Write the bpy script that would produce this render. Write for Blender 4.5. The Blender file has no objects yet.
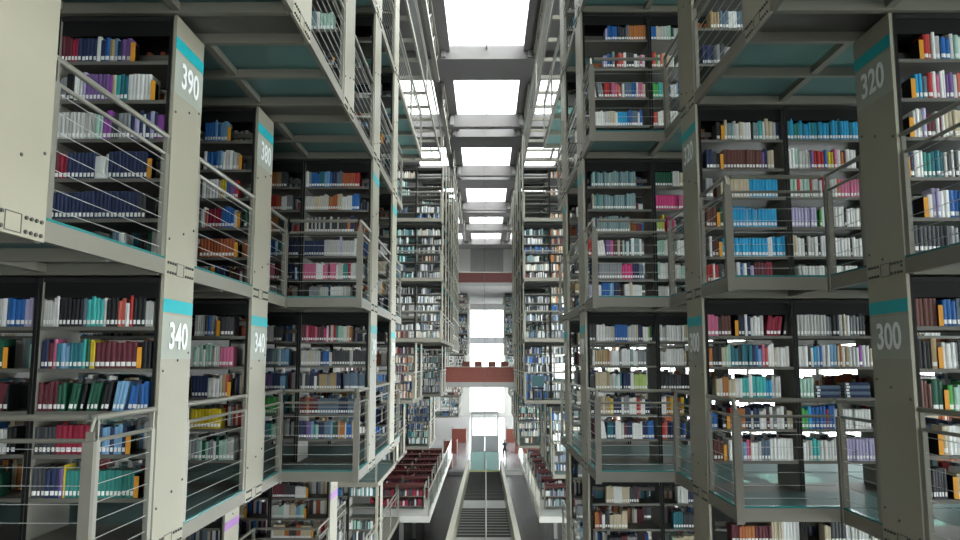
import bpy, math, random
from mathutils import Vector
C = bpy.context.scene.collection
RND = random.Random(7)
PI = math.pi
# ------------------------------------------------------------------ materials
def mat(name, col, rough=.5, metal=0., spec=.5, noise=0., nscale=8., bump=0.):
    m = bpy.data.materials.new(name); m.use_nodes = True
    nt = m.node_tree; b = nt.nodes['Principled BSDF']
    b.inputs['Base Color'].default_value = (*col, 1)
    b.inputs['Roughness'].default_value = rough
    b.inputs['Metallic'].default_value = metal
    b.inputs['Specular IOR Level'].default_value = spec
    if noise or bump:
        tc = nt.nodes.new('ShaderNodeTexCoord'); n = nt.nodes.new('ShaderNodeTexNoise')
        n.inputs['Scale'].default_value = nscale; n.inputs['Detail'].default_value = 5
        nt.links.new(tc.outputs['Object'], n.inputs['Vector'])
        if noise:
            mr = nt.nodes.new('ShaderNodeMapRange')
            mr.inputs['To Min'].default_value = 1 - noise; mr.inputs['To Max'].default_value = 1 + noise
            nt.links.new(n.outputs['Fac'], mr.inputs['Value'])
            mx = nt.nodes.new('ShaderNodeMix'); mx.data_type = 'RGBA'; mx.blend_type = 'MULTIPLY'
            mx.inputs[0].default_value = 1; mx.inputs[6].default_value = (*col, 1)
            nt.links.new(mr.outputs[0], mx.inputs[7]); nt.links.new(mx.outputs[2], b.inputs['Base Color'])
        if bump:
            bp = nt.nodes.new('ShaderNodeBump'); bp.inputs['Strength'].default_value = bump
            nt.links.new(n.outputs['Fac'], bp.inputs['Height']); nt.links.new(bp.outputs[0], b.inputs['Normal'])
    return m
def glassy(name, tint, trans=.35, rough=.15, dif=(.2, .33, .31), tl=.5, gmax=.75):
    """translucent glass: tinted see-through + translucent body + glossy face"""
    m = bpy.data.materials.new(name); m.use_nodes = True; nt = m.node_tree; nt.nodes.clear()
    o = nt.nodes.new('ShaderNodeOutputMaterial')
    t = nt.nodes.new('ShaderNodeBsdfTransparent'); t.inputs[0].default_value = (*tint, 1)
    d = nt.nodes.new('ShaderNodeBsdfDiffuse'); d.inputs[0].default_value = (*dif, 1)
    l = nt.nodes.new('ShaderNodeBsdfTranslucent'); l.inputs[0].default_value = (*dif, 1)
    g = nt.nodes.new('ShaderNodeBsdfGlossy'); g.inputs[0].default_value = (1, 1, 1, 1); g.inputs['Roughness'].default_value = rough
    m1 = nt.nodes.new('ShaderNodeMixShader'); m1.inputs[0].default_value = tl
    m2 = nt.nodes.new('ShaderNodeMixShader'); m2.inputs[0].default_value = trans
    m3 = nt.nodes.new('ShaderNodeMixShader'); lw = nt.nodes.new('ShaderNodeLayerWeight'); pw = nt.nodes.new('ShaderNodeMath'); pw.operation = 'POWER'; pw.inputs[1].default_value = 4.
    nt.links.new(lw.outputs['Facing'], pw.inputs[0]); f = nt.nodes.new('ShaderNodeMapRange'); f.inputs['To Min'].default_value = .04; f.inputs['To Max'].default_value = gmax; nt.links.new(pw.outputs[0], f.inputs['Value'])
    nt.links.new(d.outputs[0], m1.inputs[1]); nt.links.new(l.outputs[0], m1.inputs[2])
    nt.links.new(m1.outputs[0], m2.inputs[1]); nt.links.new(t.outputs[0], m2.inputs[2])
    nt.links.new(f.outputs[0], m3.inputs[0]); nt.links.new(m2.outputs[0], m3.inputs[1]); nt.links.new(g.outputs[0], m3.inputs[2])
    nt.links.new(m3.outputs[0], o.inputs[0])
    return m
M = dict(
    plate=mat('painted_steel', (.31, .288, .222), .42, noise=.05, nscale=3),
    beam=mat('beam_steel', (.175, .163, .132), .45, noise=.05, nscale=3),
    rail=mat('rail_steel', (.26, .25, .21), .3, .4),
    cable=mat('steel_cable', (.55, .55, .53), .35, .5),
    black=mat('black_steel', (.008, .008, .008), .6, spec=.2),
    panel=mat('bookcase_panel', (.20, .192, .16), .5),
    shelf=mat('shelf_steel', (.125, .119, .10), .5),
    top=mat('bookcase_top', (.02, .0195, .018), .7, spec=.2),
    bolt=mat('bolt_steel', (.09, .09, .085), .5, .5),
    teal=mat('teal_stripe', (.0, .36, .40), .45),
    purple=mat('purple_stripe', (.32, .12, .42), .45),
    sign=mat('sign_patch', (.33, .35, .30), .5),
    white=mat('white_paint', (.85, .87, .86), .5),
    paper=mat('paper', (.62, .58, .48), .8),
    label=mat('spine_label', (.82, .82, .8), .6),
    orange=mat('orange_strip', (.75, .32, .02), .5),
    tealedge=mat('glass_edge_teal', (.02, .17, .165), .25),
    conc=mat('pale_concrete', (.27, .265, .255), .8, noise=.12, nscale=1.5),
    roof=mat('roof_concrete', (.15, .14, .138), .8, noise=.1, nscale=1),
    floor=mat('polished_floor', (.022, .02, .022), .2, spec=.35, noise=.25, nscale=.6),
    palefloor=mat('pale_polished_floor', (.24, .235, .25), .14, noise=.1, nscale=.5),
    redwood=mat('red_wood', (.15, .035, .022), .5, noise=.3, nscale=5),
    redbrown=mat('red_brown_panel', (.10, .025, .022), .5),
    step=mat('stair_tread', (.018, .017, .016), .8, spec=.15),
    nosing=mat('stair_nosing', (.3, .29, .25), .6),
    yellow=mat('landing_tactile_yellow', (.45, .42, .16), .6),
    slab=mat('white_slab', (.5, .49, .46), .5),
    cloth=mat('dark_cloth', (.02, .02, .025), .8), skin=mat('skin', (.35, .2, .14), .6), hair=mat('hair', (.02, .015, .01), .7),
    wall=mat('grey_wall', (.05, .05, .048), .8), mull=mat('mullion', (.35, .35, .36), .5),
    chairteal=mat('teal_cloth', (.02, .06, .07), .8),
    lift=mat('lift_metal', (.42, .43, .44), .3, .5),
)
M['deckglass'] = glassy('deck_glass', (.55, .78, .70), .24, .32, (.155, .225, .225), .6, .16)
M['clear'] = glassy('window_glass', (.95, .97, .96), .93, .03, (.8, .8, .8), .5)
M['tealglass'] = glassy('balustrade_glass', (.75, .9, .88), .55, .05, (.55, .7, .69), .5)
# ------------------------------------------------------------------ mesh builder
class MB:
    def __init__(s): s.v = []; s.f = []; s.m = []; s.mats = []
    def mi(s, m):
        if m not in s.mats: s.mats.append(m)
        return s.mats.index(m)
    def box(s, x0, x1, y0, y1, z0, z1, m, front=None, skip=''):
        n = len(s.v); i = s.mi(m); fi = s.mi(front) if front else i
        s.v += [(x0, y0, z0), (x1, y0, z0), (x1, y1, z0), (x0, y1, z0), (x0, y0, z1), (x1, y0, z1), (x1, y1, z1), (x0, y1, z1)]
        for key, q, k in (('b', (0, 3, 2, 1), i), ('t', (4, 5, 6, 7), i), ('f', (0, 1, 5, 4), fi), ('r', (1, 2, 6, 5), i), ('k', (2, 3, 7, 6), fi), ('l', (3, 0, 4, 7), i)):
            if key in skip: continue
            s.f.append(tuple(n + a for a in q)); s.m.append(k)
        return s
    def hexa(s, pts, m):
        n = len(s.v); i = s.mi(m); s.v += [tuple(p) for p in pts]
        for q in ((0, 3, 2, 1), (4, 5, 6, 7), (0, 1, 5, 4), (1, 2, 6, 5), (2, 3, 7, 6), (3, 0, 4, 7)):
            s.f.append(tuple(n + a for a in q)); s.m.append(i)
        return s
    def quad(s, pts, m):
        n = len(s.v); s.v += [tuple(p) for p in pts]; s.f.append((n, n + 1, n + 2, n + 3)); s.m.append(s.mi(m)); return s
    def tube(s, a, b, r, m, seg=8):
        a = Vector(a); b = Vector(b); d = (b - a).normalized()
        u = d.orthogonal().normalized(); w = d.cross(u); n = len(s.v); i = s.mi(m)
        for p in (a, b):
            for k in range(seg):
                t = 2 * PI * k / seg; s.v.append(tuple(p + u * math.cos(t) * r + w * math.sin(t) * r))
        for k in range(seg):
            s.f.append((n + k, n + (k + 1) % seg, n + seg + (k + 1) % seg, n + seg + k)); s.m.append(i)
        s.f.append(tuple(n + k for k in reversed(range(seg)))); s.m.append(i)
        s.f.append(tuple(n + seg + k for k in range(seg))); s.m.append(i)
        return s
    def mesh(s, name):
        me = bpy.data.meshes.new(name); me.from_pydata(s.v, [], s.f)
        for m in s.mats: me.materials.append(m)
        me.polygons.foreach_set('material_index', s.m); me.update(); return me
    def build(s, name, parent=None, loc=None):
        o = bpy.data.objects.new(name, s.mesh(name)); C.objects.link(o)
        if parent: o.parent = parent
        if loc: o.location = loc
        return o
def tag(o, label=None, cat=None, group=None, kind=None):
    if label: o['label'] = label
    if cat: o['category'] = cat
    if group: o['group'] = group
    if kind: o['kind'] = kind
    return o
def empty(name, loc, label, cat, group=None):
    o = bpy.data.objects.new(name, None); C.objects.link(o); o.location = loc; o.empty_display_size = .1
    return tag(o, label, cat, group)
# ------------------------------------------------------------------ layout (metres, camera at the origin, nave along +y)
W, U = .684, 1.095
D = [4.563, 7.13, 9.71, 12.29, 14.87]
LX = [-3.993, -2.898, -1.81]
RX = [4.86, 3.765, 2.664, 1.561]
def zt(k): return -1.55 + 2.4725 * k
YEND = 16.2
S1, S2 = 8.33, 10.98
FOOT = {
    ('left', -1): [(LX[0], 6, 13.6), (LX[1], 13.6, YEND)],
    ('left', 0): [(LX[0], 2, 5.72), (LX[1], 5.72, S2), (LX[2], S2, YEND)],
    ('left', 1): [(LX[1], 2, S2), (LX[2], S2, YEND)],
    ('left', 2): [(LX[2], 2, YEND)],
    ('left', 3): [(LX[2], 4, 21.0)], ('left', 4): [(LX[2], 6, 30.6)], 
    ('right', -1): [(RX[1], 5, S1), (RX[2], S1, S2), (RX[3], S2, YEND)],
    ('right', 0): [(RX[1], 2, S1), (RX[2], S1, S2), (RX[3], S2, YEND)],
    ('right', 1): [(RX[1], 2, S1), (RX[2], S1, S2), (RX[3], S2, YEND)],
    ('right', 2): [(RX[2], 2, S2), (RX[3], S2, YEND)],
    ('right', 3): [(RX[2], 4, S1), (RX[3], S1, 20.0)],
    ('right', 4): [(RX[3], 6, 30.6)],
}
def edge(side, k, y):
    for e, a, b in FOOT[(side, k)]:
        if a <= y <= b: return e
    return None
LEVELNAME = {-1: 'one level down', 0: 'camera level', 1: 'one level up', 2: 'two levels up', 3: 'three levels up', 4: 'four levels up', 5: 'five levels up'}
# ------------------------------------------------------------------ camera + projection
PITCH, YAW, FPX = .1197, .0076, 759.1
cam = bpy.data.objects.new('camera', bpy.data.cameras.new('camera')); C.objects.link(cam)
cam.data.sensor_width = 36; cam.data.lens = FPX / 960 * 36; cam.rotation_euler = (PI / 2 + PITCH, 0, YAW)
cam.data.clip_start = .05; cam.data.clip_end = 500
bpy.context.scene.camera = cam
def proj(x, y, z):
    cy, sy = math.cos(YAW), math.sin(YAW); X = x * cy + y * sy; Y = -x * sy + y * cy
    c, s = math.cos(PITCH), math.sin(PITCH); d = Y * c + z * s; u = -Y * s + z * c
    return 480 + FPX * X / d, 270 - FPX * u / d
# ------------------------------------------------------------------ setting: ground, roof, walls
GZ = zt(-3)
H = 19.0
XW = 13.0
YB = 128.0
def struct(name, mb):
    o = mb.build(name); o['kind'] = 'structure'; return o
YF = -14.0
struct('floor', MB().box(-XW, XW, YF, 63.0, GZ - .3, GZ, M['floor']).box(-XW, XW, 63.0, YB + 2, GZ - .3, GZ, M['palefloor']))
def build_ceiling():
    m = MB(); T = .4
    bays = [(-8, 0.5), (4.0, 13.3), (17.5, 28.3), (33.6, 44.9), (49.8, 61.2), (66.2, 76.2), (82.4, 93.6), (99.2, 106.5), (112, 119.5)]
    xs = [(-6.4, -3.6), (-2.2, 2.35), (3.8, 6.8)]
    def strips(a): return xs[1:] if a < 0 else xs[1:] if a < 30 else xs[1:2] if a < 45 else xs  # out-of-view near skylights: left strip kept shut to shape the light
    y = YF
    for a, b in bays:
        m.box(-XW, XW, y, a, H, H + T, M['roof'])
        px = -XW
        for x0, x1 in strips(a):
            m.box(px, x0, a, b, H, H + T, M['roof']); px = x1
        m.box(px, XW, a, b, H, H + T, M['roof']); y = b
    m.box(-XW, XW, y, YB + 2, H, H + T, M['roof'])
    struct('ceiling', m)
    n = 1
    for a, b in bays:
        mb = MB()
        for x0, x1 in strips(a):
            mb.box(x0, x1, a, b, H + T - .1, H + T - .07, M['clear'])
            mb.box((x0 + x1) / 2 - .04, (x0 + x1) / 2 + .04, a, b, H + T - .25, H + T - .101, M['mull'])
        struct('window_%d' % n, mb); n += 1
    return bays, n
BAYS, NWIN = build_ceiling()
# walls: solid on the left, glazed on the right and at the far end
struct('wall_left', MB().box(-XW - .3, -XW, YF, YB + 2, GZ, H, M['wall']))
def build_walls(n):
    m = MB()
    for k in range(-3, 9):
        m.box(XW, XW + .25, YF, YB + 2, zt(k) - .3, zt(k) + .1, M['conc'])
    for i in range(0, 36):
        m.box(XW, XW + .25, YF + i * 4, YF + .3 + i * 4, GZ, H, M['conc'])
    struct('wall_right', m)
    m2 = MB().box(XW + .26, XW + .4, YF, -1, GZ, H, M['wall']).box(XW + .26, XW + .4, 19, YB + 2, 2.0, H, M['wall']); struct('light_blocker_1', m2)  # opaque panels added outside the right glazing to cut its daylight
    g = MB().box(XW + .1, XW + .13, YF, YB + 2, GZ, H, M['clear'])
    struct('window_%d' % n, g); n += 1
    struct('wall_front', MB().box(-XW, -2.6, YF - .3, YF, GZ, H, M['conc']).box(3.0, XW, YF - .3, YF, GZ, H, M['conc']).box(-2.6, 3.0, YF - .3, YF, 8.6, H, M['conc']))
    g = MB().box(-2.6, 3.0, YF - .2, YF - .17, GZ, 8.6, M['clear'])  # unseen window added behind the camera to front-light the near shelves
    for i in range(1, 4): g.box(-2.65 + i * 1.4, -2.55 + i * 1.4, YF - .16, YF - .05, GZ, 8.6, M['mull'])
    struct('window_%d' % (n + 1), g)
    b = MB(); x0, x1 = -2.6, 3.0; z0, z1 = -8.4, 8.6
    b.box(-XW, x0, YB, YB + .4, GZ, H, M['slab']); b.box(x1, XW, YB, YB + .4, GZ, H, M['slab'])
    b.box(x0, x1, YB, YB + .4, GZ, z0, M['slab']); b.box(x0, x1, YB, YB + .4, z1, H, M['conc'])
    struct('wall_back', b)
    g = MB().box(x0, x1, YB + .1, YB + .14, z0, z1, M['clear'])
    for i in range(1, 4): g.box(x0 + i * 1.4 - .05, x0 + i * 1.4 + .05, YB + .02, YB + .1, z0, z1, M['mull'])
    g.box(x0, x1, YB + .02, YB + .1, 2.9, 4.0, M['mull'])
    struct('window_%d' % n, g)
build_walls(NWIN)
ORDS = ['first', 'second', 'third', 'fourth', 'fifth', 'sixth', 'seventh', 'eighth', 'ninth', 'tenth', 'eleventh', 'twelfth', 'thirteenth',
        'fourteenth', 'fifteenth', 'sixteenth', 'seventeenth', 'eighteenth', 'nineteenth', 'twentieth', 'twenty-first', 'twenty-second', 'twenty-third',
        'twenty-fourth', 'twenty-fifth', 'twenty-sixth', 'twenty-seventh', 'twenty-eighth', 'twenty-ninth', 'thirtieth', 'thirty-first', 'thirty-second', 'thirty-third', 'thirty-fourth']
def roof_beam(i, y0, y1, z0, label):
    t = empty('roof_beam', (0, (y0 + y1) / 2, z0), label, 'roof beam')
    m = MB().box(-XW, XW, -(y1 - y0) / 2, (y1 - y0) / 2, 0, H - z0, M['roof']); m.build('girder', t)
    for sx in (-2.6, 2.75):
        MB().box(sx - .14, sx + .14, -(y1 - y0) / 2 - .2, -(y1 - y0) / 2, .1, .8, M['conc']).build('bracket', t)
for i, (a, b) in enumerate(BAYS):
    roof_beam(i, b, b + .9, H - .5, 'grey concrete roof beam crossing the nave, %s skylight edge from the camera' % ORDS[i])
for i, (a, b) in enumerate(BAYS[4:8]):
    y = a + (b - a) * .62
    roof_beam(i, y, y + .7, H - 1.0, 'grey beam hanging across the middle of the %s skylight' % ORDS[i + 4])
for i, (a, b) in enumerate(BAYS[3:8]):      # longitudinal hung trusses beside the skylight
    for sx, sn in ((-2.95, 'left'), (3.05, 'right')):
        t = empty('roof_truss', (sx, a, H - 2.0), 'pale steel truss under the roof, %s of the %s skylight' % (sn, ORDS[i + 3]), 'truss')
        L = b - a
        MB().box(-.12, .12, 0, L, 0, .22, M['beam']).build('bottom_chord', t)
        MB().box(-.12, .12, 0, L, 1.6, 1.85, M['beam']).build('top_chord', t)
        for q in range(4):
            y0 = q * L / 4
            MB().tube((0, y0 + .1, .1), (0, y0 + L / 4 - .1, 1.7), .06, M['beam'], 6).build('diagonal', t)
            MB().box(-.06, .06, y0, y0 + .14, .2, 1.6, M['beam']).build('strut', t)
# ------------------------------------------------------------------ pillars (plates facing the nave)
def plate_num(par, txt, side, z, size, yc):
    cu = bpy.data.curves.new('number', 'FONT'); cu.body = txt; cu.size = size; cu.align_x = 'CENTER'; cu.align_y = 'CENTER'; cu.extrude = .0015; cu.offset = .006
    cu.materials.append(M['white']); o = bpy.data.objects.new('number', cu); C.objects.link(o); o.parent = par
    sg = 1 if side == 'left' else -1
    o.location = (sg * .012, yc, z); o.rotation_euler = (PI / 2, 0, PI / 2 if side == 'left' else -PI / 2); o.scale = (.86, 1, 1)
    return o
def bolts(par, side, zc, w):
    sg = 1 if side == 'left' else -1; m = MB()
    for yy in (-.42, -.34, -.26, -.18, .18, .26, .34, .42):
        for zz in (-.045, .045):
            m.tube((0, yy * w, zc + zz), (sg * .014, yy * w, zc + zz), .013, M['bolt'], 6)
    a, b = .085 * w / .684, .062
    for y0, y1, z0, z1 in ((-a, a, b - .006, b), (-a, a, -b, -b + .006), (-a, -a + .008, -b, b), (a - .008, a, -b, b)):
        m.box(0 if sg > 0 else -.003, .003 if sg > 0 else 0, y0, y1, zc + z0, zc + z1, M['bolt'])
    m.build('splice_bolts', par)
PLATES = []
def pillar(side, x, d, z0, z1, label, nums={}, stripes=(), stripe_mat='teal', joints=(), w=W):
    sg = 1 if side == 'left' else -1
    t = empty('steel_pillar', (x, d, z0), label, 'pillar')
    m = MB(); xa, xb = (-.03, 0) if side == 'left' else (0, .03)
    m.box(xa, xb, -w / 2, w / 2, 0, z1 - z0, M['plate']); m.build('plate', t)
    PLATES.append((x, d - w / 2, d + w / 2, z0, z1))
    def skin(name, za, zb, mt, th):
        mm = MB(); a, b = (0, th) if sg > 0 else (-th, 0)
        mm.box(a, b, -w / 2 + .001, w / 2 - .001, za - z0, zb - z0, mt); return mm.build(name, t)
    for k in stripes:
        s = zt(k) + (2.055 if k >= 0 else 1.5); skin('stripe', s - .06, s + .06, M[stripe_mat], .003)
    for k, txt in nums.items():
        c = zt(k) + 1.77; pt = skin('number_patch', c - .20, c + .20, M['sign'], .002); plate_num(pt, txt, side, c - z0, .34, 0)
    mm = MB()
    nb = 0
    zz = z0 + .5
    while zz < z1 - .3:
        for yy in (-w * .42, w * .40, .03):
            mm.tube((0, yy, zz - z0 + yy * .3), (sg * .008, yy, zz - z0 + yy * .3), .012, M['bolt'], 6)
        zz += 1.2
    mm.build('bolt', t)
    for k in joints: bolts(t, side, zt(k) - .07 - z0, w)
    return t
pillar('left', LX[1], D[0], zt(1) - .15, zt(2) - .16, 'broad blank pale pillar cut by the left picture edge', joints=(1,))
pillar('left', LX[1], D[1], zt(0) - .15, zt(2) - .16, 'pale pillar with teal stripes numbered 390 above 340', {1: '390', 0: '340'}, (0, 1), joints=(0, 1))
pillar('left', LX[1], D[2], zt(0) - .15, zt(2) - .16, 'pale pillar with teal stripes numbered 380 above 340', {1: '380', 0: '340'}, (0, 1), joints=(0, 1))
pillar('left', LX[2], D[1], zt(2) - .15, 9.0, 'bright white pillar standing on the overhead deck, above the 390 pillar', {}, (), joints=(2, 3))
pillar('left', LX[2], D[2], zt(2) - .15, 13.0, 'bright pillar rising from the overhead deck just beyond the 380 pillar', {}, (3,), joints=(2, 3, 4))
pillar('left', LX[2], D[3], zt(0) - .15, 15.5, 'slim tall pillar at the inner corner of the left balconies', {0: '340'}, (0, 1), joints=(0, 1, 2, 3, 4))
pillar('left', LX[2], D[4], zt(0) - .15, 15.5, 'slim tall pillar ending the left balconies by the open gap', {0: '340'}, (0, 1), joints=(0, 1, 2, 3, 4))
pillar('left', LX[0], D[3], zt(-2), zt(0) - .16, 'purple striped pillar below the camera-level deck, nearer of two', {}, (-1,), 'purple', joints=(-1,))
pillar('left', LX[1], D[4], zt(-2), zt(0) - .16, 'purple striped pillar below the camera-level deck, farther of two', {}, (-1,), 'purple', joints=(-1,))
pillar('right', RX[1], D[1], zt(0) - 1.6, zt(2) - .16, 'wide shaded pillar with teal stripes numbered 320 above 300', {1: '320', 0: '300'}, (0, 1), joints=(0, 1))
pillar('right', RX[2], D[2], zt(-1) - .15, 12.5, 'narrower shaded pillar with 320 above 300, rising past the upper deck', {1: '320', 0: '300'}, (0, 1), joints=(-1, 0, 1, 2, 3))
pillar('right', RX[2], D[1], zt(2) - .15, 9.0, 'bright short pillar on the overhead deck above the 320 sign', {}, (), joints=(2, 3))
pillar('right', RX[3], D[3], zt(-2), 15.5, 'slim bright tall pillar at the inner corner of the right balconies', {0: '300'}, (0, 1), joints=(-1, 0, 1, 2, 3, 4))
pillar('right', RX[3], D[4], zt(-2), 15.5, 'slim bright tall pillar ending the right balconies by the open gap', {0: '300'}, (0, 1), joints=(-1, 0, 1, 2, 3, 4))
# ------------------------------------------------------------------ decks
XO = 8.2
def deck(side, k):
    sg = -1 if side == 'left' else 1
    foot = FOOT[(side, k)]; z = zt(k); y0 = foot[0][1]
    t = empty('walkway_deck', (foot[0][0], y0, z - .15), 'steel framed glass walkway deck on the %s, %s' % (side, LEVELNAME[k]), 'walkway deck')
    off = (foot[0][0], y0, z - .15)
    def B(name, x0, x1, ya, yb, za, zb, mt):
        xa, xb = min(x0, x1), max(x0, x1)
        return MB().box(xa - off[0], xb - off[0], ya - off[1], yb - off[1], za - off[2], zb - off[2], mt).build(name, t)
    xo = sg * XO; prev = None; cuts = []
    ys = sorted(set([d - W / 2 for d in D] + [d + W / 2 for d in D] + [(D[i] + D[i + 1]) / 2 for i in range(4)] + [YEND + 1.29 * i for i in range(12)]))
    for e, a, b in foot:
        # nave edge beam, split by pillars it butts into
        segs = []; c = a
        for px, pa, pb, pz0, pz1 in PLATES:
            if abs(px - e) < .01 and pz0 < z - .05 < pz1 and a < (pa + pb) / 2 < b: segs.append((pa, pb))
        for pa, pb in sorted(segs):
            B('edge_beam', e, e + sg * .05, c, pa - .001, z - .14, z, M['beam']); B('glass_edge', e + sg * .004, e + sg * .05, c, pa - .001, z + .0005, z + .02, M['tealedge']) if k in (0, 1) else None; c = pb + .001
        B('edge_beam', e, e + sg * .05, c, b, z - .14, z, M['beam'])
        if k in (0, 1): B('glass_edge', e + sg * .004, e + sg * .05, c, b, z + .0005, z + .02, M['tealedge'])
        if prev is not None:        # front beam of the balcony step
            B('front_beam', prev + sg * .05, e + sg * .051, a + .001, a + .05, z - .14, z - .0005, M['beam'])
            B('glass_edge', prev + sg * .05, e + sg * .051, a + .004, a + .05, z, z + .02, M['tealedge'])
        elif a > 4:
            B('front_beam', e, xo, a, a + .05, z - .14, z, M['beam'])
        prev = e
        yy = [a + .05] + [y for y in ys if a + .1 < y < b - .1] + [b]
        for i in range(len(yy) - 1):
            p, q = yy[i], yy[i + 1]; mid = (p + q) / 2
            under = any(abs(mid - d) < W / 2 - .01 for d in D)
            if under: B('floor_plate', e + sg * .05, xo, p, q, z - .05, z, M['shelf'])
            elif k == 4 and p > YEND - .1: pass
            else: B('glass_panel', e + sg * .05, xo, p + .0, q - .0, z - .03, z, M['deckglass'])
            if i: B('cross_beam', e + sg * .05, xo if p < YEND else e + sg * 2.4, p - .035, p + .035, z - .15, z - .051, M['beam'])
        x = e + sg * U; n = 0
        while abs(x) < XO and n < (4 if k < 3 else 2):
            for i in range(len(yy) - 1):
                p, q = yy[i], yy[i + 1]
                if q - p > .72: B('joist', x - .04, x + .04, p + .036, q - .036, z - .13, z - .051, M['beam'])
            x += sg * U; n += 1
    ye = foot[-1][2]; B('end_beam', foot[-1][0], xo, ye + .001, ye + .05, z - .14, z, M['beam'])
for key in FOOT: deck(*key)
# ------------------------------------------------------------------ railings
def railing(p0, p1, zd, label, posts=(True, True), wide=False, cables=7, group=None, h=1.13):
    """straight railing from p0 to p1 (xy) standing on deck height zd"""
    a = Vector((p0[0], p0[1], 0)); b = Vector((p1[0], p1[1], 0)); L = (b - a).length
    ang = math.atan2(b.y - a.y, b.x - a.x)
    t = empty('cable_railing', (p0[0], p0[1], zd), label, 'railing', group); t.rotation_euler = (0, 0, ang)
    MB().tube((0, 0, h), (L, 0, h), .024, M['rail'], 10).build('top_rail', t)
    MB().tube((0, 0, h - .17), (L, 0, h - .17), .017, M['rail'], 8).build('middle_rail', t)
    xs = []
    if posts[0]: xs.append(.035)
    if posts[1]: xs.append(L - .035)
    if L > 3.2: xs += [L / 2]
    for x in xs:
        m = MB().box(x - .033, x + .033, -.022, .022, .0, h - .17, M['rail'])
        m.box(x - .012, x + .012, -.02, .02, h - .17, h, M['rail']); m.build('post', t)
    if wide:
        for x in (-.055, L + .055):
            m = MB().box(x - .042, x + .042, -.08, -.03, -.16, h - .17, M['beam']).box(x - .03, x + .03, -.06, -.045, h - .17, h - .1, M['beam'])
            m.tube((x, -.05, h - .1), (x, 0, h), .014, M['rail'], 6); m.build('corner_post', t)
    cm = None
    for c in range(abs(cables)):
        z = .1 + c * (h - .33) / (abs(cables) - 1)
        if cables > 0: MB().tube((0, 0, z), (L, 0, z), .0032, M['cable'], 5).build('cable', t)
        else:
            cm = cm or MB(); cm.tube((0, 0, z), (L, 0, z), .0032, M['cable'], 4)
    if cm: cm.build('cables', t)
def rail_runs(side, k, runs):
    for e, a, b, lab in runs: railing((e, a), (e, b), zt(k), lab)
h_ = W / 2 + .012
def sx(e, side): return e + (-.03 if side == 'left' else .03)
RAILS = []
for (side, k), foot in FOOT.items():
    prev = None; n = 0
    for e, a, b in foot:
        x = sx(e, side)
        cols = sorted((pa, pb) for px, pa, pb, z0, z1 in PLATES if abs(px - e) < .01 and z0 < zt(k) + .5 < z1 and a < (pa + pb) / 2 < b)
        if prev is not None or (a > 5 and a < 6):
            x0 = prev if prev is not None else e + (-2 if side == 'left' else 2)
            fx0, fx1 = (sx(x0, side), x)
            lo, hi = min(fx0, fx1) + .05, max(fx0, fx1) - .05
            railing((lo, a + .025), (hi, a + .025), zt(k), 'cable railing across the %s %s balcony front, %s' % ('nearer' if a < 9 else 'farther', side, LEVELNAME[k]), (False, False), True, cables=7 if k in (0, 1, 2) else -7)
        c = a + .03
        for pa, pb in cols + [(b, b)]:
            if pa - c > .5 and pa > 3:
                n += 1
                railing((x, max(c, 2.2)), (x, pa - .012), zt(k), 'cable railing on the %s nave edge, %s, %s stretch from the camera' % (side, LEVELNAME[k], ORDS[n - 1]), cables=7 if k in (0, 1, 2) else -7)
            c = pb + .012
        prev = e
# ------------------------------------------------------------------ bookcases
OFF0 = [.36, .735, 1.11, 1.485, 1.86]
OFF1 = [.05, .37, .745, 1.12, 1.49, 1.865]
OFF2 = [.05, .395, .875, 1.385, 1.85]
def offs(k): return OFF0 if k == 0 else OFF1 if k == 1 else OFF2 if k == 2 else OFF1
PROTO = {}
def bookcase_meshes(kind, of):
    if kind in PROTO: return PROTO[kind]
    wd = U - .006
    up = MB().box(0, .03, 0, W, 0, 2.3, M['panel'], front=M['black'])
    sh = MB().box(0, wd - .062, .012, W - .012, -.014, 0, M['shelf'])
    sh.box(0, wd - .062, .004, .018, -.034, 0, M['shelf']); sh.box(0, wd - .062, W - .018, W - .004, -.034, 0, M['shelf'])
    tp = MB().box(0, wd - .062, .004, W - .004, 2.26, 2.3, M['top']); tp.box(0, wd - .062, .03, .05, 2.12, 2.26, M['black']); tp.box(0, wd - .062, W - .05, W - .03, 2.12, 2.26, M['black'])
    br = MB().box(0, wd - .062, W / 2 - .01, W / 2 + .01, 2.0, 2.06, M['shelf'])
    PROTO[kind] = (up.mesh('upright'), sh.mesh('shelf'), tp.mesh('top_panel'), br.mesh('tie_bar'), of)
    return PROTO[kind]
def bookcase(x0, yface, k, label):
    up, sh, tp, br, of = bookcase_meshes(k if k in (0, 1, 2) else 9, offs(k))
    t = empty('bookcase', (x0 + .003, yface, zt(k)), label, 'bookcase')
    wd = U - .006
    def ch(n, me, x, z):
        o = bpy.data.objects.new(n, me); C.objects.link(o); o.parent = t; o.location = (x, 0, z); return o
    ch('upright', up, 0, 0); ch('upright', up, wd - .03, 0)
    for z in of: ch('shelf', sh, .031, z)
    ch('top_panel', tp, .031, 0); ch('tie_bar', br, .031, 0)
    return t
PLACE = {('left', 1, 1): 'front left pillar beside its 390 sign', ('left', 1, 0): 'front left pillar beside its lower sign', ('left', 2, 1): 'second left pillar beside its 380 sign', ('left', 2, 0): 'second left pillar beside its lower sign',
         ('right', 1, 1): 'wide right pillar beside its upper sign', ('right', 1, 0): 'wide right pillar beside its lower sign', ('right', 2, 1): 'second right pillar beside its upper sign', ('right', 2, 0): 'second right pillar beside its lower sign'}
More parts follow.
